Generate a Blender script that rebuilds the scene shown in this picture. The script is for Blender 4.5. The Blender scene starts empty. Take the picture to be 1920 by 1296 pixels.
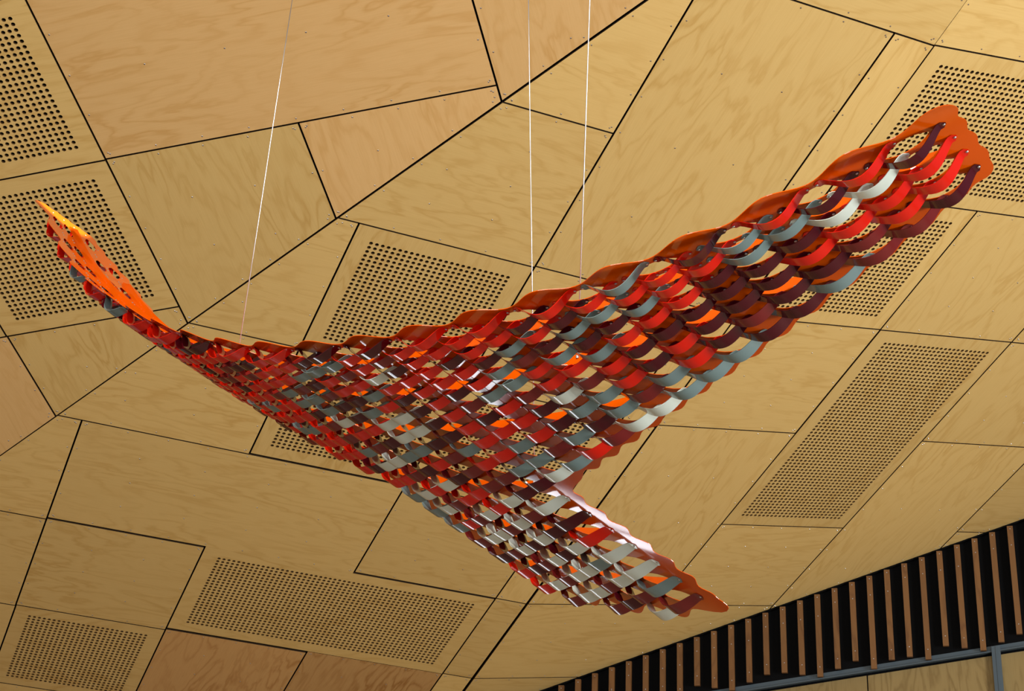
import bpy, math, random
import numpy as np
from mathutils import Vector, Matrix
from mathutils.geometry import delaunay_2d_cdt

random.seed(7)
sc = bpy.context.scene
COL = sc.collection
EYE = 1.6                                    # eye height above the floor

# ------------------------------------------------------------------ camera
# axes of the camera in the room: x right, y away from the viewer, z up
PXF = 3250.0
_z = np.array([1240 - 960.0, -6100 - 648.0, PXF]); _z /= np.linalg.norm(_z)
_f = np.array([0, 0, 1.0]) - _z[2] * _z; _f /= np.linalg.norm(_f)
_r = np.cross(_z, _f)
if _r[0] < 0: _r = -_r
RC = np.stack([_r, _f, _z])                  # room = RC @ camera(x right, y down, z forward)
cam_d = bpy.data.cameras.new('camera'); cam = bpy.data.objects.new('camera', cam_d); COL.objects.link(cam)
cam_d.sensor_width = 36.0; cam_d.lens = PXF / 1920 * 36.0; cam_d.clip_end = 200
M = Matrix.Identity(4)
for i in range(3):
    M[i][0] = RC[i, 0]; M[i][1] = -RC[i, 1]; M[i][2] = -RC[i, 2]
M[2][3] = EYE
cam.matrix_world = M
sc.camera = cam

# ------------------------------------------------------------------ world, lights, exposure
w = bpy.data.worlds.new('sky'); sc.world = w; w.use_nodes = True
bg = w.node_tree.nodes['Background']
bg.inputs[0].default_value = (0.86, 0.92, 1.0, 1); bg.inputs[1].default_value = 0.24

def area(name, loc, target, sx, sy, watts, color=(1, 1, 1)):
    d = bpy.data.lights.new(name, 'AREA'); d.shape = 'RECTANGLE'; d.size = sx; d.size_y = sy; d.energy = watts; d.color = color
    o = bpy.data.objects.new(name, d); COL.objects.link(o); o.location = loc
    o.rotation_euler = (Vector(target) - Vector(loc)).to_track_quat('-Z', 'Y').to_euler()
    return o
area('daylight_clerestory', (-1.0, -4.0, 6.0), (-0.5, 7.0, 4.6), 9.0, 1.6, 740, (1.0, 0.95, 0.87))
area('daylight_front', (0.5, -6.0, 1.9), (0.3, 6.0, 3.6), 8.0, 2.4, 420, (0.86, 0.93, 1.0))
area('daylight_window', (9.0, 3.0, 2.6), (2.8, 9.0, 6.4), 2.4, 3.6, 1080, (1.0, 0.98, 0.96))
def spot(name, loc, target, deg, watts, blend, color, rad=0.06):
    d = bpy.data.lights.new(name, 'SPOT'); d.energy = watts; d.spot_size = math.radians(deg); d.spot_blend = blend; d.color = color; d.shadow_soft_size = rad
    o = bpy.data.objects.new(name, d); COL.objects.link(o); o.location = loc
    o.rotation_euler = (Vector(target) - Vector(loc)).to_track_quat('-Z', 'Y').to_euler()
    return o
spot('top_fill_spot', (-1.2, -0.8, 7.6), (-0.45, 5.2, 4.0), 38, 2300, 0.5, (1.0, 0.93, 0.82))  # unseen lamp added to brighten the ribs and the sheet's upper face
spot('tip_fill_spot', (3.0, 0.5, 7.2), (-2.08, 6.78, 5.40), 2.4, 26000, 0.1, (1.0, 0.95, 0.85), 0.02)  # unseen narrow beam added to turn the left tip yellow
sc.view_settings.view_transform = 'Standard'; sc.view_settings.look = 'None'
sc.view_settings.gamma = 1.0; sc.view_settings.use_curve_mapping = False
sc.view_settings.exposure = -0.22

# ------------------------------------------------------------------ helpers
def tag(o, label=None, cat=None, group=None, kind=None):
    for k, v in (('label', label), ('category', cat), ('group', group), ('kind', kind)):
        if v: o[k] = v
    return o

def mesh_obj(name, verts, faces, mats, parent=None, smooth=False, mi=None):
    me = bpy.data.meshes.new(name)
    me.from_pydata([tuple(map(float, v)) for v in verts], [], faces)
    for m in (mats if isinstance(mats, (list, tuple)) else [mats]): me.materials.append(m)
    if mi is not None: me.polygons.foreach_set('material_index', mi)
    if smooth: me.polygons.foreach_set('use_smooth', [True] * len(me.polygons))
    me.update()
    o = bpy.data.objects.new(name, me); COL.objects.link(o)
    if parent: o.parent = parent
    return o

def empty(name, loc=(0, 0, 0)):
    o = bpy.data.objects.new(name, None); COL.objects.link(o); o.location = loc; o.empty_display_size = 0.2
    return o

class MB:
    def __init__(s): s.v = []; s.f = []
    def box(s, o, ax, ay, az):                # corner o and three edge vectors
        b = len(s.v); o, ax, ay, az = map(np.asarray, (o, ax, ay, az))
        for k in range(8): s.v.append(o + ax * (k & 1) + ay * (k >> 1 & 1) + az * (k >> 2 & 1))
        for q in ((0, 2, 3, 1), (4, 5, 7, 6), (0, 1, 5, 4), (2, 6, 7, 3), (0, 4, 6, 2), (1, 3, 7, 5)): s.f.append([b + i for i in q])
    def tube(s, p0, p1, r, n=8):
        p0, p1 = np.asarray(p0, float), np.asarray(p1, float); d = p1 - p0; d /= np.linalg.norm(d)
        e = np.cross(d, (0.3, 0.9, 0.2)); e /= np.linalg.norm(e); g = np.cross(d, e); b = len(s.v)
        for p in (p0, p1):
            for k in range(n): a = 2 * math.pi * k / n; s.v.append(p + r * (math.cos(a) * e + math.sin(a) * g))
        for k in range(n): s.f.append([b + k, b + (k + 1) % n, b + n + (k + 1) % n, b + n + k])
        s.f.append([b + k for k in range(n)][::-1]); s.f.append([b + n + k for k in range(n)])
    def dome(s, p, nrm, r, h, n=8):
        p, nrm = np.asarray(p, float), np.asarray(nrm, float); e = np.cross(nrm, (0.31, 0.52, 0.8)); e /= np.linalg.norm(e); g = np.cross(nrm, e); b = len(s.v)
        for rr, hh in ((1.0, 0.0), (0.75, 0.7)):
            for k in range(n): a = 2 * math.pi * k / n; s.v.append(p + r * rr * (math.cos(a) * e + math.sin(a) * g) + nrm * h * hh)
        s.v.append(p + nrm * h)
        for k in range(n):
            s.f.append([b + k, b + (k + 1) % n, b + n + (k + 1) % n, b + n + k]); s.f.append([b + n + k, b + n + (k + 1) % n, b + 2 * n])
    def build(s, name, mat, parent=None, smooth=False): return mesh_obj(name, s.v, s.f, mat, parent, smooth)

# ------------------------------------------------------------------ materials
def principled(name, col, rough=0.5, metal=0.0, coat=0.0, spec=0.5):
    m = bpy.data.materials.new(name); m.use_nodes = True; b = m.node_tree.nodes['Principled BSDF']
    b.inputs['Base Color'].default_value = (*col, 1); b.inputs['Roughness'].default_value = rough; b.inputs['Metallic'].default_value = metal
    b.inputs['Coat Weight'].default_value = coat; b.inputs['Coat Roughness'].default_value = 0.06; b.inputs['Specular IOR Level'].default_value = spec
    return m, b

def paint(name, col, rough=0.25, coat=0.0):
    m, b = principled(name, col, rough, 0, coat, 0.32); nt = m.node_tree; N = nt.nodes.new; L = nt.links.new
    tc = N('ShaderNodeTexCoord'); no = N('ShaderNodeTexNoise'); no.inputs['Scale'].default_value = 9; no.inputs['Detail'].default_value = 3
    L(tc.outputs['Object'], no.inputs['Vector'])
    mp = N('ShaderNodeMapRange'); mp.inputs['To Min'].default_value = 0.93; mp.inputs['To Max'].default_value = 1.07; L(no.outputs['Fac'], mp.inputs['Value'])
    mx = N('ShaderNodeVectorMath'); mx.operation = 'SCALE'; mx.inputs[0].default_value = col; L(mp.outputs['Result'], mx.inputs['Scale'])
    L(mx.outputs['Vector'], b.inputs['Base Color'])
    return m

def plywood(name, light, dark, along, seed, strength=0.62, rough=0.55):
    """rotary-cut veneer: contour figure stretched along the grain, fine pores, per-panel shift and tone"""
    m, b = principled(name, light, rough, 0, 0.0, 0.25); nt = m.node_tree; N = nt.nodes.new; L = nt.links.new
    tc = N('ShaderNodeTexCoord'); oi = N('ShaderNodeObjectInfo')
    off = N('ShaderNodeVectorMath'); off.operation = 'SCALE'; off.inputs[0].default_value = (37.0, 53.0, 19.0 + seed); L(oi.outputs['Random'], off.inputs['Scale'])
    ad = N('ShaderNodeVectorMath'); ad.operation = 'ADD'; L(tc.outputs['Object'], ad.inputs[0]); L(off.outputs['Vector'], ad.inputs[1])
    def field(sx, sy, detail, dist=0.0):
        mp = N('ShaderNodeMapping'); mp.inputs['Scale'].default_value = (sx, sy, 1) if along == 's' else (sy, sx, 1); L(ad.outputs['Vector'], mp.inputs['Vector'])
        no = N('ShaderNodeTexNoise'); no.inputs['Scale'].default_value = 1; no.inputs['Detail'].default_value = detail; no.inputs['Distortion'].default_value = dist
        L(mp.outputs['Vector'], no.inputs['Vector']); return no.outputs['Fac']
    big = field(0.9, 3.6, 4.0, 0.35)
    mul = N('ShaderNodeMath'); mul.operation = 'MULTIPLY'; mul.inputs[1].default_value = 58; L(big, mul.inputs[0])
    si = N('ShaderNodeMath'); si.operation = 'SINE'; L(mul.outputs[0], si.inputs[0])
    rmp = N('ShaderNodeValToRGB'); e = rmp.color_ramp.elements; e[0].position = 0.0; e[0].color = (0, 0, 0, 1); e[1].position = 1.0; e[1].color = (1, 1, 1, 1)
    k = e.new(0.55); k.color = (0.12, 0.12, 0.12, 1); k = e.new(0.9); k.color = (0.62, 0.62, 0.62, 1)
    mr = N('ShaderNodeMapRange'); mr.inputs['From Min'].default_value = -1; mr.inputs['From Max'].default_value = 1; L(si.outputs[0], mr.inputs['Value']); L(mr.outputs['Result'], rmp.inputs['Fac'])
    fine = field(5.0, 150.0, 3.0); cloud = field(0.9, 2.2, 2.0)
    # contrast of the figure varies across the sheet
    cm = N('ShaderNodeMapRange'); cm.inputs['From Min'].default_value = 0.35; cm.inputs['From Max'].default_value = 0.7; cm.inputs['To Min'].default_value = 0.25; cm.inputs['To Max'].default_value = 1.0; L(cloud, cm.inputs['Value'])
    f1 = N('ShaderNodeMath'); f1.operation = 'MULTIPLY'; L(rmp.outputs['Color'], f1.inputs[0]); L(cm.outputs['Result'], f1.inputs[1])
    f2 = N('ShaderNodeMath'); f2.operation = 'MULTIPLY'; f2.inputs[1].default_value = strength; L(f1.outputs[0], f2.inputs[0])
    f3 = N('ShaderNodeMath'); f3.operation = 'MULTIPLY_ADD'; f3.inputs[1].default_value = 0.5; L(fine, f3.inputs[0]); L(f2.outputs[0], f3.inputs[2])
    f4 = N('ShaderNodeMath'); f4.operation = 'SUBTRACT'; f4.inputs[1].default_value = 0.18; f4.use_clamp = True; L(f3.outputs[0], f4.inputs[0])
    mix = N('ShaderNodeMix'); mix.data_type = 'RGBA'; mix.inputs['A'].default_value = (*light, 1); mix.inputs['B'].default_value = (*dark, 1); L(f4.outputs[0], mix.inputs['Factor'])
    tn = N('ShaderNodeMapRange'); tn.inputs['To Min'].default_value = 0.93; tn.inputs['To Max'].default_value = 1.07; L(oi.outputs['Random'], tn.inputs['Value'])
    out = N('ShaderNodeVectorMath'); out.operation = 'SCALE'; L(mix.outputs['Result'], out.inputs[0]); L(tn.outputs['Result'], out.inputs['Scale'])
    L(out.outputs['Vector'], b.inputs['Base Color'])
    return m

PLY_L, PLY_D = (0.685, 0.480, 0.180), (0.54, 0.325, 0.088)
ply = {'s': plywood('plywood_grain_long', PLY_L, PLY_D, 's', 1), 't': plywood('plywood_grain_cross', PLY_L, PLY_D, 't', 2)}
plyo = {'s': plywood('plywood_honey_long', (0.71, 0.46, 0.19), (0.57, 0.315, 0.09), 's', 3), 't': plywood('plywood_honey_cross', (0.71, 0.46, 0.19), (0.57, 0.315, 0.09), 't', 4)}
plyb = {'s': plywood('plywood_brown_long', (0.56, 0.33, 0.125), (0.38, 0.18, 0.05), 's', 5, 0.9), 't': plywood('plywood_brown_cross', (0.56, 0.33, 0.125), (0.38, 0.18, 0.05), 't', 6, 0.9)}
plyd = plywood('plywood_shaded_lining', (0.26, 0.185, 0.07), (0.17, 0.11, 0.035), 's', 11, 0.9)  # same plywood as the ceiling, shade on the far wall put into its colour
void = principled('dark_void', (0.006, 0.005, 0.005), 0.9, spec=0.1)[0]
edge_m = principled('panel_edge_stained', (0.035, 0.020, 0.010), 0.8, spec=0.15)[0]
hole_m = principled('drilled_edge', (0.10, 0.052, 0.018), 0.8, spec=0.15)[0]
black_board = principled('black_board', (0.0018, 0.0020, 0.0026), 0.8, spec=0.1)[0]
steel_blue = paint('steel_paint_blue_grey', (0.055, 0.082, 0.105), 0.4)
zinc = principled('zinc_screw', (0.42, 0.42, 0.45), 0.35, 1.0)[0]
cable_m = principled('steel_cable', (0.75, 0.73, 0.74), 0.3, 0.9)[0]
rivet_m = principled('rivet_metal', (0.62, 0.60, 0.62), 0.3, 0.9)[0]
batten_m = plywood('batten_timber', (0.185, 0.086, 0.027), (0.11, 0.046, 0.014), 's', 8, 0.8, 0.5)
floor_m = plywood('floor_timber', (0.40, 0.33, 0.26), (0.32, 0.25, 0.19), 's', 9, 0.6, 0.35)
plaster = principled('plaster_grey', (0.45, 0.44, 0.42), 0.8)[0]
ORANGE = paint('orange_paint', (0.64, 0.084, 0.0004), 0.08)
STRIP = {'R': paint('red_paint', (0.68, 0.011, 0.003), 0.10), 'M': paint('maroon_paint', (0.062, 0.003, 0.008), 0.09),
         'B': paint('russet_paint', (0.165, 0.014, 0.014), 0.10), 'G': paint('slate_paint', (0.165, 0.24, 0.24), 0.12),
         'W': paint('pale_grey_paint', (0.62, 0.70, 0.63), 0.13)}
CNAME = {'R': 'bright red', 'M': 'dark maroon', 'B': 'russet brown', 'G': 'slate grey', 'W': 'pale grey'}

# ------------------------------------------------------------------ ceiling
MOD = 1.2
def unit(v): v = np.asarray(v, float); return v / np.linalg.norm(v)
class Facet:
    def __init__(s, n, a, o):
        s.n = unit(n); a = np.asarray(a, float); s.a = unit(a - (a @ s.n) * s.n); s.t = np.cross(s.n, s.a); s.o = np.asarray(o, float) + (0, 0, EYE)
        s.m = Matrix([[s.a[i], s.t[i], s.n[i], s.o[i]] for i in range(3)] + [[0, 0, 0, 1]])
    def p(s, S, T, h=0.0): return s.o + MOD * (S * s.a + T * s.t) + h * s.n
FA = Facet((-0.03258379, 0.33688878, 0.94098047), (0.25156241, 0.91393505, -0.31849503), (-2.46803296, 8.90922901, 5.3960031))
FB = Facet((-0.08688324, 0.27928512, 0.95626938), (-0.35672004, 0.88752964, -0.29161952), (-1.83647938, 11.49665957, 4.59501513))
FC = Facet((-0.26090412, 0.20570044, 0.94319477), (-0.35385218, 0.88865462, -0.29168751), (2.56327419, 10.79894393, 5.43439215))

def clip(poly, hp):                           # keep a*s + b*t <= c
    a, b, c = hp; out = []
    for i, p in enumerate(poly):
        q = poly[(i + 1) % len(poly)]; dp, dq = a * p[0] + b * p[1] - c, a * q[0] + b * q[1] - c
        if dp <= 0: out.append(p)
        if (dp < 0 < dq) or (dq < 0 < dp): k = dp / (dp - dq); out.append((p[0] + k * (q[0] - p[0]), p[1] + k * (q[1] - p[1])))
    return out
G = 0.0052                                    # half a joint, in modules
foldA = (1.0, -0.532, 1.150 - G)              # s - .532 t <= 1.15
foldB1 = (-0.5035, 1.0, 1.127 - G)            # t <= -.387 + .5035 (s + 3.007)
foldB2 = (0.0, -1.0, 2.203 - G)
foldC1 = (0.0, 1.0, 0.997 - G)
edgeC = (1.0, -0.8353, 3.876 - 0.004)

# the dark substrate above the sheets (and past the view)
cv = [FA.p(*q, 0.05) for q in ((-7, 1.15 / 0.532 * 0 - 15.3), (3.6, 4.605), (-1, 9), (-7, 7))]
def facet_poly(F, S0, S1, T0, T1, hps):
    poly = [(S0, T0), (S1, T0), (S1, T1), (S0, T1)]
    for h in hps: poly = clip(poly, h)
    return [F.p(s, t, 0.045) for s, t in poly]
verts, faces = [], []
for F, ex, hps in ((FA, (-6, 4, -8, 4), [(1, -0.532, 1.19)]), (FB, (-7, 6, -2.203, 5), [(-0.5035, 1, 1.15), (0, -1, 2.215)]), (FC, (-7, 6, -8, 0.997), [(0, 1, 1.02), (1, -0.8353, 4.1)])):
    P = facet_poly(F, *ex, hps); b = len(verts); verts += P; verts += [p + 0.12 * F.n for p in P]; n = len(P)
    faces.append(list(range(b, b + n))); faces.append(list(range(b + n, b + 2 * n))[::-1])
    for i in range(n): faces.append([b + i, b + n + i, b + n + (i + 1) % n, b + (i + 1) % n])
ceiling = mesh_obj('ceiling', verts, faces, void)
tag(ceiling, 'faceted plywood ceiling of square panels with dark joints and perforated sheets', 'ceiling', kind='structure')

screws = MB()
def local_panel(F, poly, mat, name='plywood_panel'):
    """solid sheet 12 mm thick, vertices in the facet's own axes"""
    c0 = np.mean(poly, axis=0); n = len(poly)
    v = [((s - c0[0]) * MOD, (t - c0[1]) * MOD, z) for z in (0.0, 0.012) for s, t in poly]
    f = [list(range(n)), list(range(n, 2 * n))[::-1]] + [[i, n + i, n + (i + 1) % n, (i + 1) % n] for i in range(n)]
    o = mesh_obj(name, v, f, [mat, edge_m], ceiling, mi=[0, 0] + [1] * n); o.matrix_world = F.m @ Matrix.Translation((c0[0] * MOD, c0[1] * MOD, 0)); return o

def panel(F, S0, S1, T0, T1, mat, hps=()):
    poly = [(S0 + G * 0.95, T0 + G), (S1 - G * 0.95, T0 + G), (S1 - G * 0.95, T1 - G), (S0 + G * 0.95, T1 - G)]
    for h in hps: poly = clip(poly, h)
    if len(poly) < 3: return
    # counter-clockwise seen from below
    local_panel(F, poly, mat)
    c = np.mean(poly, axis=0)
    for i, p in enumerate(poly):              # screw heads along the sheet edges
        q = poly[(i + 1) % len(poly)]; p, q = np.array(p), np.array(q); L = np.linalg.norm(q - p)
        if L < 0.08: continue
        d = (q - p) / L; nn = np.array([-d[1], d[0]]); nn *= 1 if nn @ (c - p) > 0 else -1
        k = max(1, int(round(L / 0.25)))
        for j in range(k + 1):
            x = p + d * (0.03 + (L - 0.06) * j / k) + nn * 0.022; screws.dome(F.p(*x), -F.n, 0.0056, 0.0025, 6)
    if (S1 - S0) * (T1 - T0) > 0.8:
        for j in range(1, 4):
            for k2 in range(1, 1 + int(round((T1 - T0) * 2))):
                x = (S0 + (S1 - S0) * j / 4, T0 + (T1 - T0) * k2 / (1 + round((T1 - T0) * 2)))
                if all(h[0] * x[0] + h[1] * x[1] < h[2] - 0.05 for h in hps): screws.dome(F.p(*x), -F.n, 0.0056, 0.0025, 6)

PITCH = 1.2 * 1.5455 / 1.5455 * 0.0499 / 1.5455
def perforated(F, S0, S1, T0, T1, mat):
    x0, x1, y0, y1 = (S0 + G * 0.95) * MOD, (S1 - G * 0.95) * MOD, (T0 + G) * MOD, (T1 - G) * MOD
    nx = int((x1 - x0 - 0.20) / PITCH); ny = int((y1 - y0 - 0.20) / PITCH)
    cx, cy = (x0 + x1) / 2, (y0 + y1) / 2; fx, fy = nx * PITCH / 2, ny * PITCH / 2
    v, f, fm = [], [], []; TH = 0.012; rad = 0.0126; K = 12; hp = PITCH / 2
    ring = [(rad * math.cos(2 * math.pi * k / K), rad * math.sin(2 * math.pi * k / K)) for k in range(K)]
    sq = []
    for k in range(K):
        a = 2 * math.pi * k / K; c, s_ = math.cos(a), math.sin(a); m_ = max(abs(c), abs(s_)); sq.append((hp * c / m_, hp * s_ / m_))
    # the four corners of a cell become extra triangles between neighbouring square points
    cor = {1: (hp, hp), 4: (-hp, hp), 7: (-hp, -hp), 10: (hp, -hp)}
    for i in range(nx):
        for j in range(ny):
            ox, oy = -fx + (i + 0.5) * PITCH, -fy + (j + 0.5) * PITCH; b = len(v)
            v += [(ox + p[0], oy + p[1], 0) for p in ring] + [(ox + p[0], oy + p[1], TH) for p in ring] + [(ox + p[0], oy + p[1], 0) for p in sq]
            for k in range(K):
                k2 = (k + 1) % K
                f.append([b + k, b + k2, b + 2 * K + k2, b + 2 * K + k]); f.append([b + k, b + K + k, b + K + k2, b + k2]); fm += [0, 1]
                if k in cor:
                    v.append((ox + cor[k][0], oy + cor[k][1], 0)); f.append([b + 2 * K + k, b + 2 * K + k2, len(v) - 1]); fm.append(0)
    b = len(v); X0, X1, Y0, Y1 = x0 - cx, x1 - cx, y0 - cy, y1 - cy
    v += [(X0, Y0, 0), (X1, Y0, 0), (X1, Y1, 0), (X0, Y1, 0), (-fx, -fy, 0), (fx, -fy, 0), (fx, fy, 0), (-fx, fy, 0), (X0, Y0, TH), (X1, Y0, TH), (X1, Y1, TH), (X0, Y1, TH)]
    for k in range(4):
        k2 = (k + 1) % 4; f.append([b + k, b + k2, b + 4 + k2, b + 4 + k]); f.append([b + k, b + 8 + k, b + 8 + k2, b + k2]); fm += [0, 2]
    o = mesh_obj('perforated_panel', v, f, [mat, hole_m, edge_m], ceiling, mi=fm); o.matrix_world = F.m @ Matrix.Translation((cx, cy, 0)); return o

N3, N4, NF = -0.985, -1.98, -2.203
# facet A, upper left
perforated(FA, -1.0, -0.01, 0, 1, ply['t']); perforated(FA, -0.01, 1.02, 0, 1, ply['t'])
panel(FA, -0.01, 1.02, 1, 2, ply['t'], [foldA]); panel(FA, -1, -0.01, 1, 2, ply['t'])
panel(FA, -2, -0.015, -2.002, 0, plyo['t'], [foldA]); panel(FA, -2, 0.4, -3.6, -2.002, plyo['s'], [foldA])
panel(FA, -0.015, 1.3, -1.004, 0, ply['s'], [foldA]); panel(FA, -0.015, 1.0, -2.002, -1.004, plyo['s'], [foldA])
panel(FA, 1.02, 2.3, 0, 0.996, ply['s'], [foldA]); panel(FA, 1.02, 2.6, 0.996, 2.4, plyo['s'], [foldA])
# facet B, centre and lower left
B2 = [foldB1, foldB2]
panel(FB, -5.3, -4.035, NF, N3, ply['t'], B2); panel(FB, -5.3, -3.01, N3, 0.2, ply['t'], B2); panel(FB, -3.01, -2.01, N3, 0.4, ply['t'], B2)
panel(FB, -4.035, -2.02, N4, N3, ply['s'], B2)
for a_, b_ in ((-4.035, -1.0), (-1.0, 0.98), (0.98, 1.975), (1.975, 3.2)): panel(FB, a_, b_, NF, N4, ply['s'] if a_ < 0 else ply['t'], B2)
panel(FB, -2.01, -0.99, 0.0, 1.2, ply['t'], B2); perforated(FB, -2.01, -1.0, N3, 0.0, ply['s']); panel(FB, -2.02, -1.0, N4, N3, ply['t'], B2)
panel(FB, -0.99, 0.01, 0.0, 2.0, ply['t'], B2); perforated(FB, -1.0, 0.0, N3, 0.0, ply['s']); perforated(FB, -1.0, 0.0, N4, N3, ply['s'])
panel(FB, 0.01, 1.02, 0.992, 2.6, ply['t'], B2); panel(FB, 0.01, 1.0, N3, 0.992, ply['t'], B2); panel(FB, 0.0, 0.98, N4, N3, ply['t'], B2)
panel(FB, 1.02, 2.02, 0.992, 3.0, ply['t'], B2); panel(FB, 1.01, 2.01, 0.0, 0.992, ply['t'], B2); perforated(FB, 0.99, 1.985, N4, 0.0, ply['t'])
perforated(FB, 2.02, 3.0, 0.99, 2.0, ply['t']); perforated(FB, 2.01, 3.0, 0.0, 0.99, ply['t'])
panel(FB, 2.0, 3.0, N3, 0.0, plyb['s'], B2); panel(FB, 1.98, 3.0, N4, N3, plyb['s'], B2)
panel(FB, 3.0, 4.2, 0.0, 2.6, ply['t'], B2); panel(FB, 3.0, 4.2, NF, 0.0, ply['t'], B2)
# facet C, right
C2 = [foldC1, edgeC]; QD, QE, QG = -0.989, -1.983, -2.98
panel(FC, -3.2, -2.013, QD, 0.997, ply['t'], C2); perforated(FC, -2.013, -1.008, QD, 0.997 - G, ply['s'])
perforated(FC, -1.008, -0.003, 0.003, 0.997 - G, ply['s']); panel(FC, -1.008, 0.0, QD, 0.003, ply['s'], C2)
panel(FC, -0.003, 1.003, 0.003, 0.997, ply['t'], C2); perforated(FC, 0.0, 2.004, QD, 0.0, ply['s']); panel(FC, 0.0, 1.006, QE, QD, ply['s'], C2)
panel(FC, 1.003, 3.004, 0.0, 0.997, ply['s'], C2); panel(FC, 1.006, 4.0, QE, QD, ply['s'], C2); panel(FC, 2.004, 3.004, QD, 0.0, ply['t'], C2)
panel(FC, 3.004, 4.0, QD, 0.997, ply['t'], C2); panel(FC, 4.0, 5.2, QD, 0.997, ply['t'], C2)
panel(FC, 0.0, 2.006, QG, QE, ply['t'], C2); panel(FC, 2.006, 4.0, QG, QE, ply['t'], C2); panel(FC, -1.0, 0.0, QE, QD, ply['t'], C2); panel(FC, -1.0, 0.0, QG, QE, ply['t'], C2)
for a_, b_ in ((-3.2, -2.013), (-2.013, -1.008)):
    panel(FC, a_, b_, QE, QD, ply['t'], C2); panel(FC, a_, b_, QG, QE, ply['s'], C2)
for a_, b_ in ((-3.2, -2.013), (-2.013, -1.008), (-1.008, 0.0), (0.0, 1.006), (1.006, 2.006)): panel(FC, a_, b_, -4.0, QG, ply['t'], C2)
panel(FA, -3.2, -2.0, -2.002, 0, ply['t'], [foldA]); panel(FA, -2.0, -1.0, 0, 1, ply['t']); panel(FA, -3.2, -2.0, -3.6, -2.002, ply['s'], [foldA])
so = screws.build('screw_heads', zinc, ceiling); tag(so, kind='stuff')

# ------------------------------------------------------------------ far wall with battens
WD = np.array([0.96335728, -0.26822145, 0.0]); WN = np.array([-0.26822145, -0.96335728, 0.0]); WOFF = -14.6104
def wp(s, z, out=0.0): return WD * s + WN * (WOFF + out) + np.array([0, 0, z + EYE])
edge_z = lambda s: 5.092 + 0.325 * s
UP = np.array([0, 0, 1.0])
SL, SR = -9.5, 5.5; SW = -5.05             # the black band runs out where channel and ceiling edge meet
def wall_quad(mb, s0, s1, zb0, zb1, zt0, zt1, out0, out1):
    b = len(mb.v)
    for o in (out0, out1): mb.v += [wp(s0, zb0, o), wp(s1, zb1, o), wp(s1, zt1, o), wp(s0, zt0, o)]
    mb.f += [[b, b + 1, b + 2, b + 3][::-1], [b + 4, b + 5, b + 6, b + 7]] + [[b + i, b + (i + 1) % 4, b + 4 + (i + 1) % 4, b + 4 + i] for i in range(4)]
beam_z = lambda s: 4.083 + 0.132 * s          # lower edge of the raking steel channel
mb = MB(); wall_quad(mb, SW, SR, beam_z(SW), beam_z(SR), edge_z(SW) + 0.25, edge_z(SR) + 0.25, -0.14, -0.06)
wall = mb.build('wall_far', black_board)
tag(wall, 'black far wall below the ceiling edge with brown timber battens above a steel channel', 'wall', kind='structure')
mb = MB(); wall_quad(mb, SW, SR, edge_z(SW) - 0.012, edge_z(SR) - 0.012, edge_z(SW) + 0.06, edge_z(SR) + 0.06, -0.06, -0.02); mb.build('shadow_trim', black_board, wall)
LOW = [0.016, 0.062, 0.105, 0.096, 0.054, 0.012, 0.057, 0.100, 0.008, 0.060, 0.061, 0.014, 0.104, 0.062]   # clear height of each lower end, by batten
k = 0
for i in range(-34, 24):
    s = 0.116 + 0.15 * i
    if s < -7.5 or s > 3.6: continue
    zt = edge_z(s) - 0.036
    # lower ends step down along each group, in line with the channel
    zb = beam_z(s) + LOW[i % len(LOW)]
    if zt - zb < 0.1: continue
    b = MB(); wd = 0.048
    b.box((0, -wd / 2, 0), (zt - zb, 0, 0), (0, wd, 0), (0, 0, 0.032))
    o = b.build('batten', batten_m, wall)
    Mx = Matrix([[UP[r], -WD[r], WN[r], 0] for r in range(3)] + [[0, 0, 0, 1]]); o_ = wp(s, zb, 0.0)
    for r in range(3): Mx[r][3] = o_[r]
    o.matrix_world = Mx
    d = MB()
    for zz in (zt - 0.025, zt - 0.025 - 0.10 - 0.09 * ((i + 40) % 4) / 4, zb + 0.085): d.dome((zz - zb, 0, 0.032), (0, 0, 1), 0.0055, 0.002, 6)
    tag(d.build('screw_heads', zinc, o), kind='stuff')
    k += 1
mb = MB(); wall_quad(mb, SW, SR, beam_z(SW), beam_z(SR), beam_z(SW) + 0.010, beam_z(SR) + 0.010, -0.06, -0.005)
wall_quad(mb, SW, SR, beam_z(SW), beam_z(SR), beam_z(SW) + 0.06, beam_z(SR) + 0.06, -0.07, -0.045); mb.build('steel_channel', steel_blue, wall)
# plywood lining under the channel
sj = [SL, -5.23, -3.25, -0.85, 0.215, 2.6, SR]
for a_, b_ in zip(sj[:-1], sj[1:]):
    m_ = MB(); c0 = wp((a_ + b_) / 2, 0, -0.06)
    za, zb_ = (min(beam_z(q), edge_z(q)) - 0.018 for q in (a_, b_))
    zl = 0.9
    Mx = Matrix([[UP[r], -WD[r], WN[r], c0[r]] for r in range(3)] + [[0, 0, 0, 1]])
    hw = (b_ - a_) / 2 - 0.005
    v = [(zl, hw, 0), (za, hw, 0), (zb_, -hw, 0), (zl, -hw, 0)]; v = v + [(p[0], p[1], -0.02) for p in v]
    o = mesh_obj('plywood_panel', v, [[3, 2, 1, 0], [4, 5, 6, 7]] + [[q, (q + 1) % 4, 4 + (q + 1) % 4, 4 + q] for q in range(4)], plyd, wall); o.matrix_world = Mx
mb = MB(); wall_quad(mb, 0.180, 0.252, -EYE, -EYE, 4.15, 4.16, -0.055, 0.01); wall_quad(mb, 0.212, 0.220, -EYE, -EYE, 4.15, 4.15, 0.01, 0.016); mb.build('steel_post', steel_blue, wall)
mb = MB(); wall_quad(mb, SL, SR, -EYE, -EYE, 0.9, 0.9, -0.14, -0.06); mb.build('lower_lining', plyb['t'], wall)
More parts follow.
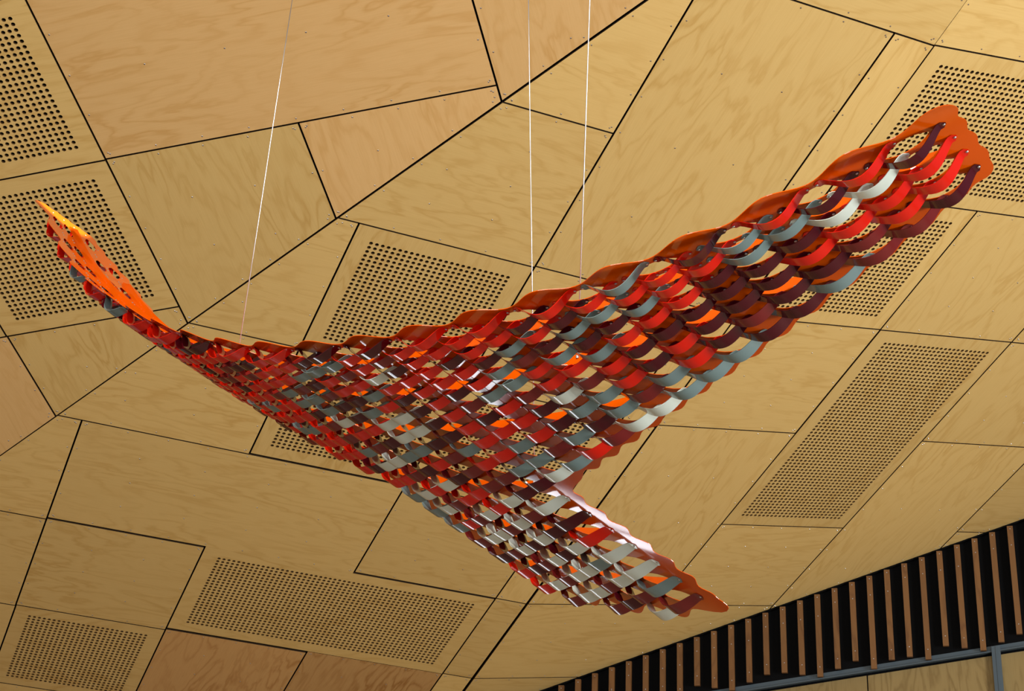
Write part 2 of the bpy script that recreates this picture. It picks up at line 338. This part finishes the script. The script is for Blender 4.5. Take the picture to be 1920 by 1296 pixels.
mb = MB(); wall_quad(mb, SW, SR, 0.85, 0.85, beam_z(SW), beam_z(SR), -0.20, -0.082); mb.build('backing_board', black_board, wall)

# free-standing glowing panes, unseen, added for the white reflection on the lower arm
dm = bpy.data.materials.new('screen_glow'); dm.use_nodes = True; nt = dm.node_tree; nt.nodes.remove(nt.nodes['Principled BSDF'])
em = nt.nodes.new('ShaderNodeEmission'); em.inputs[0].default_value = (0.90, 0.94, 1.0, 1); em.inputs[1].default_value = 11.0
nt.links.new(em.outputs[0], nt.nodes['Material Output'].inputs[0])
glow_scr = empty('glow_screen_1', (-1.34, 11.0, 0)); tag(glow_scr, 'narrow screen of two glowing panes, added out of view for its reflection', 'glow_screen', kind='structure')
def wpart(name, mat, rects, y0, y1):
    m_ = MB()
    for (x0, x1, z0, z1) in rects: m_.box((x0, y0, z0), (x1 - x0, 0, 0), (0, y1 - y0, 0), (0, 0, z1 - z0))
    return m_.build(name, mat, glow_scr)
for x0 in (-0.27, 0.03): wpart('pane', dm, [(x0, x0 + 0.24, 0.42, 1.80)], -0.01, 0.01)
wpart('frame', steel_blue, [(-0.33, -0.27, 0, 1.9), (-0.03, 0.03, 0, 1.9), (0.27, 0.33, 0, 1.9), (-0.33, 0.33, 1.8, 1.9), (-0.33, 0.33, 0, 0.42)], -0.04, 0.04)
wpart('back_panel', black_board, [(-0.33, 0.33, 0, 1.9)], 0.05, 0.07)

# ------------------------------------------------------------------ floor
fl = mesh_obj('floor', [(-11, -9, 0), (12, -9, 0), (12, 19, 0), (-11, 19, 0), (-11, -9, -0.1), (12, -9, -0.1), (12, 19, -0.1), (-11, 19, -0.1)],
              [[0, 1, 2, 3], [7, 6, 5, 4], [0, 4, 5, 1], [1, 5, 6, 2], [2, 6, 7, 3], [3, 7, 4, 0]], floor_m)
tag(fl, 'pale timber floor of the hall', 'floor', kind='structure')
mb = MB(); mb.box((-9.2, -2.0, 0), (0.2, 0, 0), (0, 19.0, 0), (0, 0, 7.2)); wl = mb.build('blocker_wall_left', plyb['t'])  # added out of view to keep sky light off the lower-left ceiling
tag(wl, 'unseen plywood wall on the left, added to block sky light', 'wall', kind='structure')

# ------------------------------------------------------------------ the hanging sculpture
Q = np.array([ 3.80000e+00, 1.34950e+00,-1.99010e+00, 1.99490e+00, 3.26900e+00, 3.75820e+00, 4.77400e-01, 3.69250e+00, 1.82150e+00, 4.66990e+00, 2.49200e+00,
 4.17620e+00, -5.08120e+00, 5.10670e+00, 5.82350e+00, 7.50560e+00,-1.72250e+00, 9.46810e+00, 6.83200e-01, 3.04990e+00, 2.51650e+00, 9.06200e-01,
 3.35210e+00, 2.33800e+00, 1.77160e+00, 3.89570e+00, 2.56100e+00, 9.06300e-01, 4.52090e+00, 2.14840e+00,-6.16400e-01, 3.59580e+00, 5.95580e+00,
-5.01680e+00, 5.77260e+00, 6.75150e+00, 6.23100e-01, 3.05690e+00, 1.88800e+00, 4.54500e-01, 3.85020e+00, 2.27220e+00, 7.04600e-01, 4.28380e+00,
 2.20210e+00, 1.38620e+00, 4.80220e+00, 2.13830e+00, -2.34620e+00, 4.37800e+00, 6.10430e+00,-2.81100e-01, 4.06720e+00, 3.44650e+00,-6.00000e-01,
 3.70420e+00, 2.12330e+00,-3.21000e-02, 4.16200e+00, 2.12120e+00, 1.94900e-01, 4.67450e+00, 2.19850e+00, 6.75600e-01, 5.14230e+00, 1.91500e+00,
 1.38900e+00, 4.44070e+00, 1.51190e+00,-7.60000e-03, 1.03284e+01, 1.47130e+00, -6.97600e-01, 4.31050e+00, 2.22510e+00,-5.98100e-01, 4.73620e+00,
 2.28960e+00,-3.08600e-01, 5.10630e+00, 2.22180e+00, 1.26000e-01, 5.55240e+00, 2.09050e+00, 7.38000e-01, 6.01070e+00, 1.71180e+00, 1.95740e+00,
 5.54860e+00, 1.76780e+00,-1.83740e+00, 4.70680e+00, 2.50760e+00,-1.00450e+00, 5.24710e+00, 2.49480e+00, -8.14800e-01, 5.63380e+00, 2.49560e+00,
-2.71500e-01, 6.11380e+00, 2.24790e+00, 5.17900e-01, 6.50460e+00, 2.13440e+00,-2.74900e-01, 7.61540e+00, 9.27600e-01, -1.89590e+00, 5.18740e+00,
 3.31530e+00,-1.51850e+00, 5.73880e+00, 2.84380e+00,-1.15250e+00, 6.15630e+00, 2.77040e+00,-8.89000e-01, 6.59530e+00, 2.82040e+00, -4.65100e-01,
 7.56320e+00, 2.03000e+00, 3.66010e+00, 5.81680e+00, 4.57990e+00,-2.32520e+00, 5.85210e+00, 3.38370e+00,-1.81800e+00, 6.18180e+00, 3.24490e+00,
 -1.66890e+00, 6.54390e+00, 3.35760e+00,-1.25730e+00, 7.04100e+00, 2.97810e+00, 4.75600e-01, 6.75330e+00, 4.57040e+00, 3.26500e-01, 9.13760e+00,
 1.05180e+00, -2.39510e+00, 5.65200e+00, 4.29250e+00,-2.07170e+00, 6.64840e+00, 3.78340e+00,-1.99210e+00, 6.94880e+00, 3.78500e+00,-4.06100e-01,
 7.50070e+00, 3.75240e+00, 2.12300e-01, 7.93790e+00, 3.83840e+00, 1.60700e+00, 6.35810e+00, 6.76770e+00,-1.04818e+01, 6.90020e+00, 3.15180e+00,
-9.79100e-01, 6.84440e+00, 4.33060e+00, -3.64180e+00, 7.04380e+00, 4.76780e+00, 2.41190e+00, 9.89100e+00, 2.06180e+00,-1.85520e+00, 5.97800e+00,
 7.32260e+00, 7.59790e+00, 1.50890e+01,-3.22230e+00]).reshape(-1, 3)
C0, C1, NC, R0, R1, NR = -2.0, 40.0, 10, -1.0, 21.0, 6
UA, UB = 0.125, 0.081                          # metres per column step and per row step
def bsp(t, t0, t1, n):
    t = np.atleast_1d(np.asarray(t, float)); h = (t1 - t0) / (n - 3); s = (t - t0) / h; i = np.clip(s.astype(int), 0, n - 4); w_ = s - i
    B = np.zeros((len(t), n)); D = np.zeros((len(t), n)); k = np.arange(len(t))
    for j, (b_, d_) in enumerate((((1 - w_) ** 3 / 6, -(1 - w_) ** 2 / 2), ((3 * w_**3 - 6 * w_**2 + 4) / 6, (9 * w_**2 - 12 * w_) / 6), ((-3 * w_**3 + 3 * w_**2 + 3 * w_ + 1) / 6, (-9 * w_**2 + 6 * w_ + 3) / 6), (w_**3 / 6, w_**2 / 2))):
        B[k, i + j] = b_; D[k, i + j] = d_ / h
    return B, D
def surf(c, r):
    bc, dc = bsp(c, C0, C1, NC); br, dr = bsp(r, R0, R1, NR); q = Q.reshape(NC, NR, 3)
    X = np.einsum('na,nb,abk->nk', bc, br, q); Xc = np.einsum('na,nb,abk->nk', dc, br, q); Xr = np.einsum('na,nb,abk->nk', bc, dr, q)
    n = np.cross(Xc, Xr); n /= np.linalg.norm(n, axis=1)[:, None]   # n points down, towards the strips
    X = X + np.array([0, 0, EYE]); return X, n

base = np.array([0.0, 5.2, EYE + 2.2])
sculpt = empty('hanging_sculpture', base)
tag(sculpt, 'large orange three-armed sheet sculpture hung with curved red, maroon and grey strips', 'sculpture')
def spart(name, v, f, mat, smooth=True, parent=None, mi=None):
    return mesh_obj(name, np.asarray(v) - base, f, mat, parent or sculpt, smooth, mi)

# outline of the sheet in (column, row) steps
def outline():
    P = []
    cosw = lambda x: math.cos(math.pi * x)
    top = [(-1.03, -0.30), (-1.14, -0.18), (-1.22, 0.02), (-1.27, 0.25)]                                  # rounded corner lobes
    low = [(-0.60, 4.60), (-0.74, 4.73), (-0.90, 4.78), (-1.06, 4.74), (-1.19, 4.60), (-1.26, 4.40)]
    end = [(14.46, 19.45), (14.40, 19.62), (14.46, 19.80), (14.66, 19.93), (14.95, 19.98), (15.35, 19.93), (15.7, 19.82)]
    mir = lambda L: [(38 - c, r) for c, r in L]
    tip = [(-1.27 - 0.06 * math.cos(2 * math.pi * (r - 0.6)), r) for r in np.arange(0.45, 4.21, 0.125)]
    dia = [(c, 4 + c / 2 + 0.96 + 0.16 * math.cos(2 * math.pi * (c - 0.8))) for c in np.arange(-0.45, 13.95, 0.125)]
    arm = [(14.66 - 0.14 * math.cos(2 * math.pi * r), r) for r in np.arange(12.6, 19.31, 0.125)]
    P += [(c, -0.06 + 0.33 * cosw(c)) for c in np.arange(-0.875, 38.9, 0.125)]                             # near edge, scalloped
    P += mir(top) + mir(tip) + mir(low[::-1]) + mir(dia) + [(23.75, 12.35)] + mir(arm) + mir(end)
    P += [(c, 20.06 - 0.33 * cosw(c)) for c in np.arange(22.0, 15.95, -0.125)]
    P += end[::-1] + arm[::-1] + [(14.25, 12.35)] + dia[::-1] + low + tip[::-1] + top[::-1]
    P = np.array(P)
    for _ in range(2):                                                                                    # round the corners
        P = 0.5 * P + 0.25 * (np.roll(P, 1, 0) + np.roll(P, -1, 0))
    return P
def rmax_int(c):
    return 4 + c // 2 if c < 16 else (4 + (38 - c) // 2 if c > 22 else 19)
holes = [(c, r) for c in range(0, 39, 2) for r in range(1, rmax_int(c) + 1)]
HL, HW = 0.56, 0.35
def lens(n=9):
    L = []
    for k in range(n):                         # two shallow arcs meeting in blunt points
        t = -1 + 2 * k / (n - 1); L.append((HL * t, HW * (1 - abs(t) ** 2.6) + 0.02))
    for k in range(n):
        t = 1 - 2 * k / (n - 1); L.append((HL * t, -HW * (1 - abs(t) ** 2.6) - 0.02))
    return L
LENS = lens()
pts, edges = [], []
def loop(Ps):
    b = len(pts); pts.extend(Ps); n = len(Ps); edges.extend([(b + i, b + (i + 1) % n) for i in range(n)])
OUT = outline(); loop([tuple(p) for p in OUT])
for c, r in holes: loop([(c + x, r + y) for x, y in LENS])
def inside_hole(x, y):
    c = 2 * round(x / 2); r = round(y)
    if not (0 <= c <= 38 and 1 <= r <= rmax_int(c)): return False
    dx, dy = abs(x - c), abs(y - r)
    return dx < HL and dy < HW * (1 - (dx / HL) ** 2.6) + 0.02
op = OUT
def inside_out(x, y):
    n = len(op); j = np.roll(np.arange(n), 1); a, b = op, op[j]
    cr = ((a[:, 1] > y) != (b[:, 1] > y)) & (x < (b[:, 0] - a[:, 0]) * (y - a[:, 1]) / (b[:, 1] - a[:, 1] + 1e-12) + a[:, 0])
    return cr.sum() % 2 == 1
grid = []
for c in np.arange(-1.0, 39.3, 0.5):
    for r in np.arange(0.0, 20.3, 0.5):
        if inside_out(c, r) and not inside_hole(c, r):
            cc_, rr_ = 2 * round(c / 2), round(r)
            if np.min(np.hypot(op[:, 0] - c, op[:, 1] - r)) > 0.18 and not inside_hole(cc_ + (c - cc_) * 0.75, rr_ + (r - rr_) * 0.75): grid.append((c, r))
pts += grid
res = delaunay_2d_cdt([Vector((p[0] * UA * 8, p[1] * UB * 8)) for p in pts], edges, [], 0, 1e-5)
V2 = np.array([[p.x / (UA * 8), p.y / (UB * 8)] for p in res[0]]); tris = []
for t in res[2]:
    for q in range(1, len(t) - 1):
        tr = (t[0], t[q], t[q + 1]); cx_, cy_ = V2[list(tr)].mean(0)
        if inside_out(cx_, cy_) and not inside_hole(cx_, cy_): tris.append(tr)
X, nrm = surf(V2[:, 0], V2[:, 1]); TH = 0.002; nv = len(V2)
verts = np.concatenate([X, X - nrm * TH]); faces = []
ec = {}
for a_, b_, c_ in tris:
    faces.append([a_, b_, c_]); faces.append([nv + a_, nv + c_, nv + b_])
    for e_ in ((a_, b_), (b_, c_), (c_, a_)): ec[e_] = True
rim_v, rim_f = [], []
verts = list(verts)
for (a_, b_) in ec:
    if (b_, a_) not in ec:
        k = len(verts); verts += [verts[a_], verts[b_], verts[nv + b_], verts[nv + a_]]; faces.append([k, k + 3, k + 2, k + 1])
sheet = spart('sheet', verts, faces, ORANGE); tag(sheet, 'orange perforated sheet with scalloped edges')

# stiffening ribs standing on the upper side
ribs = ((2.36, -0.55, 38.55), (5.36, 2.7, 35.3), (8.36, 9.2, 28.8), (12.36, 15.1, 22.9), (15.36, 15.1, 22.9), (18.36, 15.1, 22.9))
for rr, ca, cb in ribs:
    n = int((cb - ca) * 3); cs = np.linspace(ca, cb, n + 1); X, nr = surf(cs, np.full(n + 1, rr)); Xb, _ = surf(cs, np.full(n + 1, rr + 0.03))
    hgt = 0.030 * np.clip(np.minimum(np.arange(n + 1), n - np.arange(n + 1)) / 2.0, 0.15, 1)[:, None]
    v = np.concatenate([X - nr * TH, X - nr * (TH + hgt), Xb - nr * (TH + hgt), Xb - nr * TH]); N = n + 1; f = []
    for i in range(n):
        for k in range(4): a_, b_ = k * N, ((k + 1) % 4) * N; f.append([a_ + i, a_ + i + 1, b_ + i + 1, b_ + i])
    f += [[0, N, 2 * N, 3 * N], [3 * N + n, 2 * N + n, N + n, n]]
    spart('rib', v, f, ORANGE, smooth=False)

# hanging strips
# paint of each strip, column by column from the right tip: 0 red, 1 maroon, 2 russet, 3 slate, 4 pale grey
PAINTS = ['R', 'M', 'B', 'G', 'W']
COLS = [[1, 0, 0, 1],
 [0, 4, 0, 0, 2],
 [1, 4, 0, 2, 2],
 [0, 3, 1, 0, 1, 3],
 [3, 3, 1, 1, 1, 1],
 [1, 0, 1, 1, 1, 2, 1],
 [0, 0, 0, 1, 1, 1, 3],
 [3, 0, 3, 0, 1, 0, 0, 3],
 [0, 3, 1, 0, 1, 1, 3, 3],
 [0, 1, 3, 1, 3, 0, 0, 2, 4],
 [1, 0, 1, 3, 0, 2, 3, 3, 4],
 [0, 0, 3, 2, 0, 0, 4, 3, 1, 2],
 [0, 0, 1, 3, 3, 2, 1, 1, 3, 0],
 [0, 0, 1, 0, 0, 3, 0, 0, 0, 2, 3],
 [0, 0, 0, 0, 1, 2, 1, 0, 3, 3, 4],
 [1, 2, 1, 0, 0, 0, 0, 0, 0, 0, 3, 1],
 [0, 0, 4, 0, 1, 1, 1, 1, 3, 0, 2, 1, 4, 1, 0, 4, 4, 3, 2],
 [1, 3, 2, 0, 3, 0, 4, 4, 1, 2, 2, 2, 4, 2, 1, 4, 3, 4, 2, 4],
 [1, 3, 0, 0, 1, 3, 4, 4, 3, 0, 1, 0, 0, 4, 4, 1, 4, 2, 1],
 [0, 0, 3, 1, 2, 1, 1, 0, 1, 3, 1, 4, 0, 4, 2, 1, 4, 4, 4, 2],
 [0, 0, 0, 2, 3, 3, 4, 0, 2, 4, 2, 0, 2, 2, 4, 4, 2, 2, 4],
 [0, 1, 0, 0, 3, 3, 1, 2, 2, 3, 4, 0, 4, 4, 0, 4, 2, 1, 4, 2],
 [0, 1, 2, 0, 2, 0, 0, 0, 0, 0, 1, 0, 3, 3, 3, 2, 1, 0, 0],
 [1, 0, 2, 0, 0, 0, 0, 0, 3, 0, 0, 0],
 [1, 0, 0, 2, 1, 0, 3, 0, 3, 0, 0],
 [0, 0, 0, 1, 2, 0, 0, 0, 0, 0, 2],
 [0, 0, 0, 0, 0, 0, 0, 3, 0, 1],
 [0, 0, 1, 0, 0, 0, 0, 0, 0, 2],
 [0, 2, 0, 1, 2, 0, 1, 0, 0],
 [3, 1, 0, 0, 0, 2, 0, 0, 0],
 [1, 2, 0, 1, 0, 0, 0, 0],
 [0, 0, 0, 0, 0, 2, 1, 2],
 [0, 0, 0, 0, 0, 1, 1],
 [3, 0, 0, 2, 1, 0, 2],
 [0, 0, 2, 0, 0, 1],
 [0, 0, 0, 0, 0, 0],
 [0, 0, 2, 1, 0],
 [0, 2, 1, 0, 0],
 [0, 0, 0, 0]]
strips = []
for c in range(39):
    r = 1.0 if c % 2 == 0 else 0.5
    for k in COLS[c]: strips.append((c, r, PAINTS[k])); r += 1
SAG, WID = 0.047, 0.046
def strip_mesh(c, r, NT=22):
    t = np.linspace(0, 1, NT + 1); tt = np.clip((t - 0.095) / 0.81, 0, 1)
    e0, _ = surf([c, c], [r - 0.5, r + 0.5]); lr = np.linalg.norm(e0[1] - e0[0]); kk = (lr / 0.081) ** 0.6; hw = 0.5 * WID * kk / lr * (0.70 + 0.30 * np.sin(math.pi * tt) ** 0.8)
    dep = 0.0022 + SAG * kk * np.sin(math.pi * tt) ** 1.15
    endr = np.sqrt(np.clip(1 - np.clip(1 - np.minimum(t, 1 - t) / 0.035, 0, 1) ** 2, 0.02, 1)); hw = hw * endr
    c_ = c - 0.945 + 1.89 * t
    rows = []
    for sgn in (-1, -0.33, 0.33, 1):
        X, n = surf(c_, r + sgn * hw); Xm, nm = surf(c_, np.full(NT + 1, r)); rows.append(X + nm * dep[:, None])
    low = np.array(rows)                      # 4 x (NT+1) x 3
    th = 0.0014
    ax = low[1] - low[0]; al = np.gradient(low[1], axis=0); nn = np.cross(al, ax); nn /= np.linalg.norm(nn, axis=1)[:, None] + 1e-9
    _, nm = surf(c_, np.full(NT + 1, r)); sg = np.sign((nn * nm).sum(1)); sg[sg == 0] = 1; nn *= sg[:, None]
    upp = low - nn[None] * th
    v = np.concatenate([low.reshape(-1, 3), upp.reshape(-1, 3)]); W = NT + 1; H = 4 * W; f = []
    flip = None
    for k in range(3):
        for i in range(NT):
            f.append([k * W + i, k * W + i + 1, (k + 1) * W + i + 1, (k + 1) * W + i]); f.append([H + k * W + i, H + (k + 1) * W + i, H + (k + 1) * W + i + 1, H + k * W + i + 1])
    v = list(v)
    def rim(ids):
        for a_, b_ in zip(ids[:-1], ids[1:]):
            q = len(v); v.extend([v[a_], v[b_], v[H + b_], v[H + a_]]); f.append([q, q + 3, q + 2, q + 1])
    rim(list(range(W))); rim([3 * W + i for i in range(W)][::-1]); rim([k * W + NT for k in range(4)]); rim([k * W for k in range(4)][::-1])
    return np.array(v), f
def pix(X):
    q = (X - np.array([0, 0, EYE])) @ RC; return np.stack([PXF * q[:, 0] / q[:, 2] + 960, PXF * q[:, 1] / q[:, 2] + 648], 1)
size = []
for i, (c, r, k) in enumerate(strips):
    X, n = surf([c - 0.5, c + 0.5, c, c], [r, r, r - 0.5, r + 0.5]); p = pix(X); d1, d2 = p[1] - p[0], p[3] - p[2]
    back = ((X[2] - np.array([0, 0, EYE])) @ n[2]) > 0
    size.append((abs(d1[0] * d2[1] - d1[1] * d2[0]) * (0.25 if back else 1), i))
big = set(i for _, i in sorted(size, reverse=True)[:298])
rest_v, rest_f, rest_m = [], [], []; order = list(STRIP)
rivets = MB()
rv = MB(); rv.dome((0, 0, 0), (0, 0, 1), 0.0042, 0.0022, 8)
rivet_me = bpy.data.meshes.new('rivet'); rivet_me.from_pydata([tuple(map(float, p)) for p in rv.v], [], rv.f); rivet_me.materials.append(rivet_m)
rivet_me.polygons.foreach_set('use_smooth', [True] * len(rivet_me.polygons))
named = set(i for _, i in sorted(size, reverse=True)[:150])
for i, (c, r, k) in enumerate(strips):
    v, f = strip_mesh(c, r, 22 if i in big else 14)
    if i in big:
        o = spart('curved_strip', v, f, STRIP[k]); tag(o, CNAME[k] + ' curved strip')
    else:
        b = len(rest_v); rest_v.extend(v); rest_f.extend([[b + q for q in face] for face in f]); rest_m.extend([order.index(k)] * len(f))
    for e in (-0.89, 0.89):
        X, n = surf(c + e, r)
        if i in named:
            ro = bpy.data.objects.new('rivet', rivet_me); COL.objects.link(ro); ro.parent = o
            ro.location = X[0] + n[0] * 0.0034 - base; ro.rotation_euler = Vector(n[0]).to_track_quat('Z', 'Y').to_euler()
        else: rivets.dome(X[0] + n[0] * 0.0034, n[0], 0.0042, 0.0022, 8)
        rivets.dome(X[0] - n[0] * TH, -n[0], 0.0042, 0.0022, 6)
o = spart('far_curved_strips', rest_v, rest_f, [STRIP[k] for k in order], mi=rest_m); tag(o, 'more curved strips under the raised arm', kind='stuff')
o = spart('rivets', rivets.v, rivets.f, rivet_m); tag(o, 'small domed rivets', kind='stuff')

# ------------------------------------------------------------------ suspension cables
cab = [((548, 0), (449, 640), 25.45, 5.36, 'thin steel cable hanging down to the left side of the sculpture'),
       ((991, 0), (995.5, 905), 16.05, 12.36, 'thin bright steel cable in the middle running behind the sculpture to its lower arm'),
       ((1106, 0), (1085, 560), 10.0, 5.36, 'thin dull steel cable right of the middle one holding the right arm')]
for p0, p1, c, r, lab in cab:
    X, n = surf(c, r); A_ = X[0] - n[0] * 0.03
    d0 = RC @ np.array([p0[0] - 960, p0[1] - 648, PXF]); d1 = (A_ - np.array([0, 0, EYE]))
    m_ = np.cross(d0, d1); m_ /= np.linalg.norm(m_); dr = UP - (UP @ m_) * m_; dr /= np.linalg.norm(dr)
    tops = [((F.o - A_) @ F.n) / (dr @ F.n) for F in (FA, FB, FC)]
    T_ = A_ + dr * (min(tops) + 0.01)
    e_ = empty('suspension_cable', A_); tag(e_, lab, 'cable', 'cables holding the sculpture')
    m1 = MB(); m1.tube((0, 0, 0), T_ - A_, 0.0019, 8); m1.build('wire', cable_m, e_, True)
    m2 = MB(); m2.tube(dr * -0.012, dr * 0.045, 0.0055, 10); m2.tube(dr * 0.05, dr * 0.06, 0.0040, 8); m2.build('clamp', cable_m, e_)
    m3 = MB(); m3.tube(T_ - A_ - dr * 0.04, T_ - A_, 0.02, 12); m3.build('ceiling_anchor', zinc, e_)
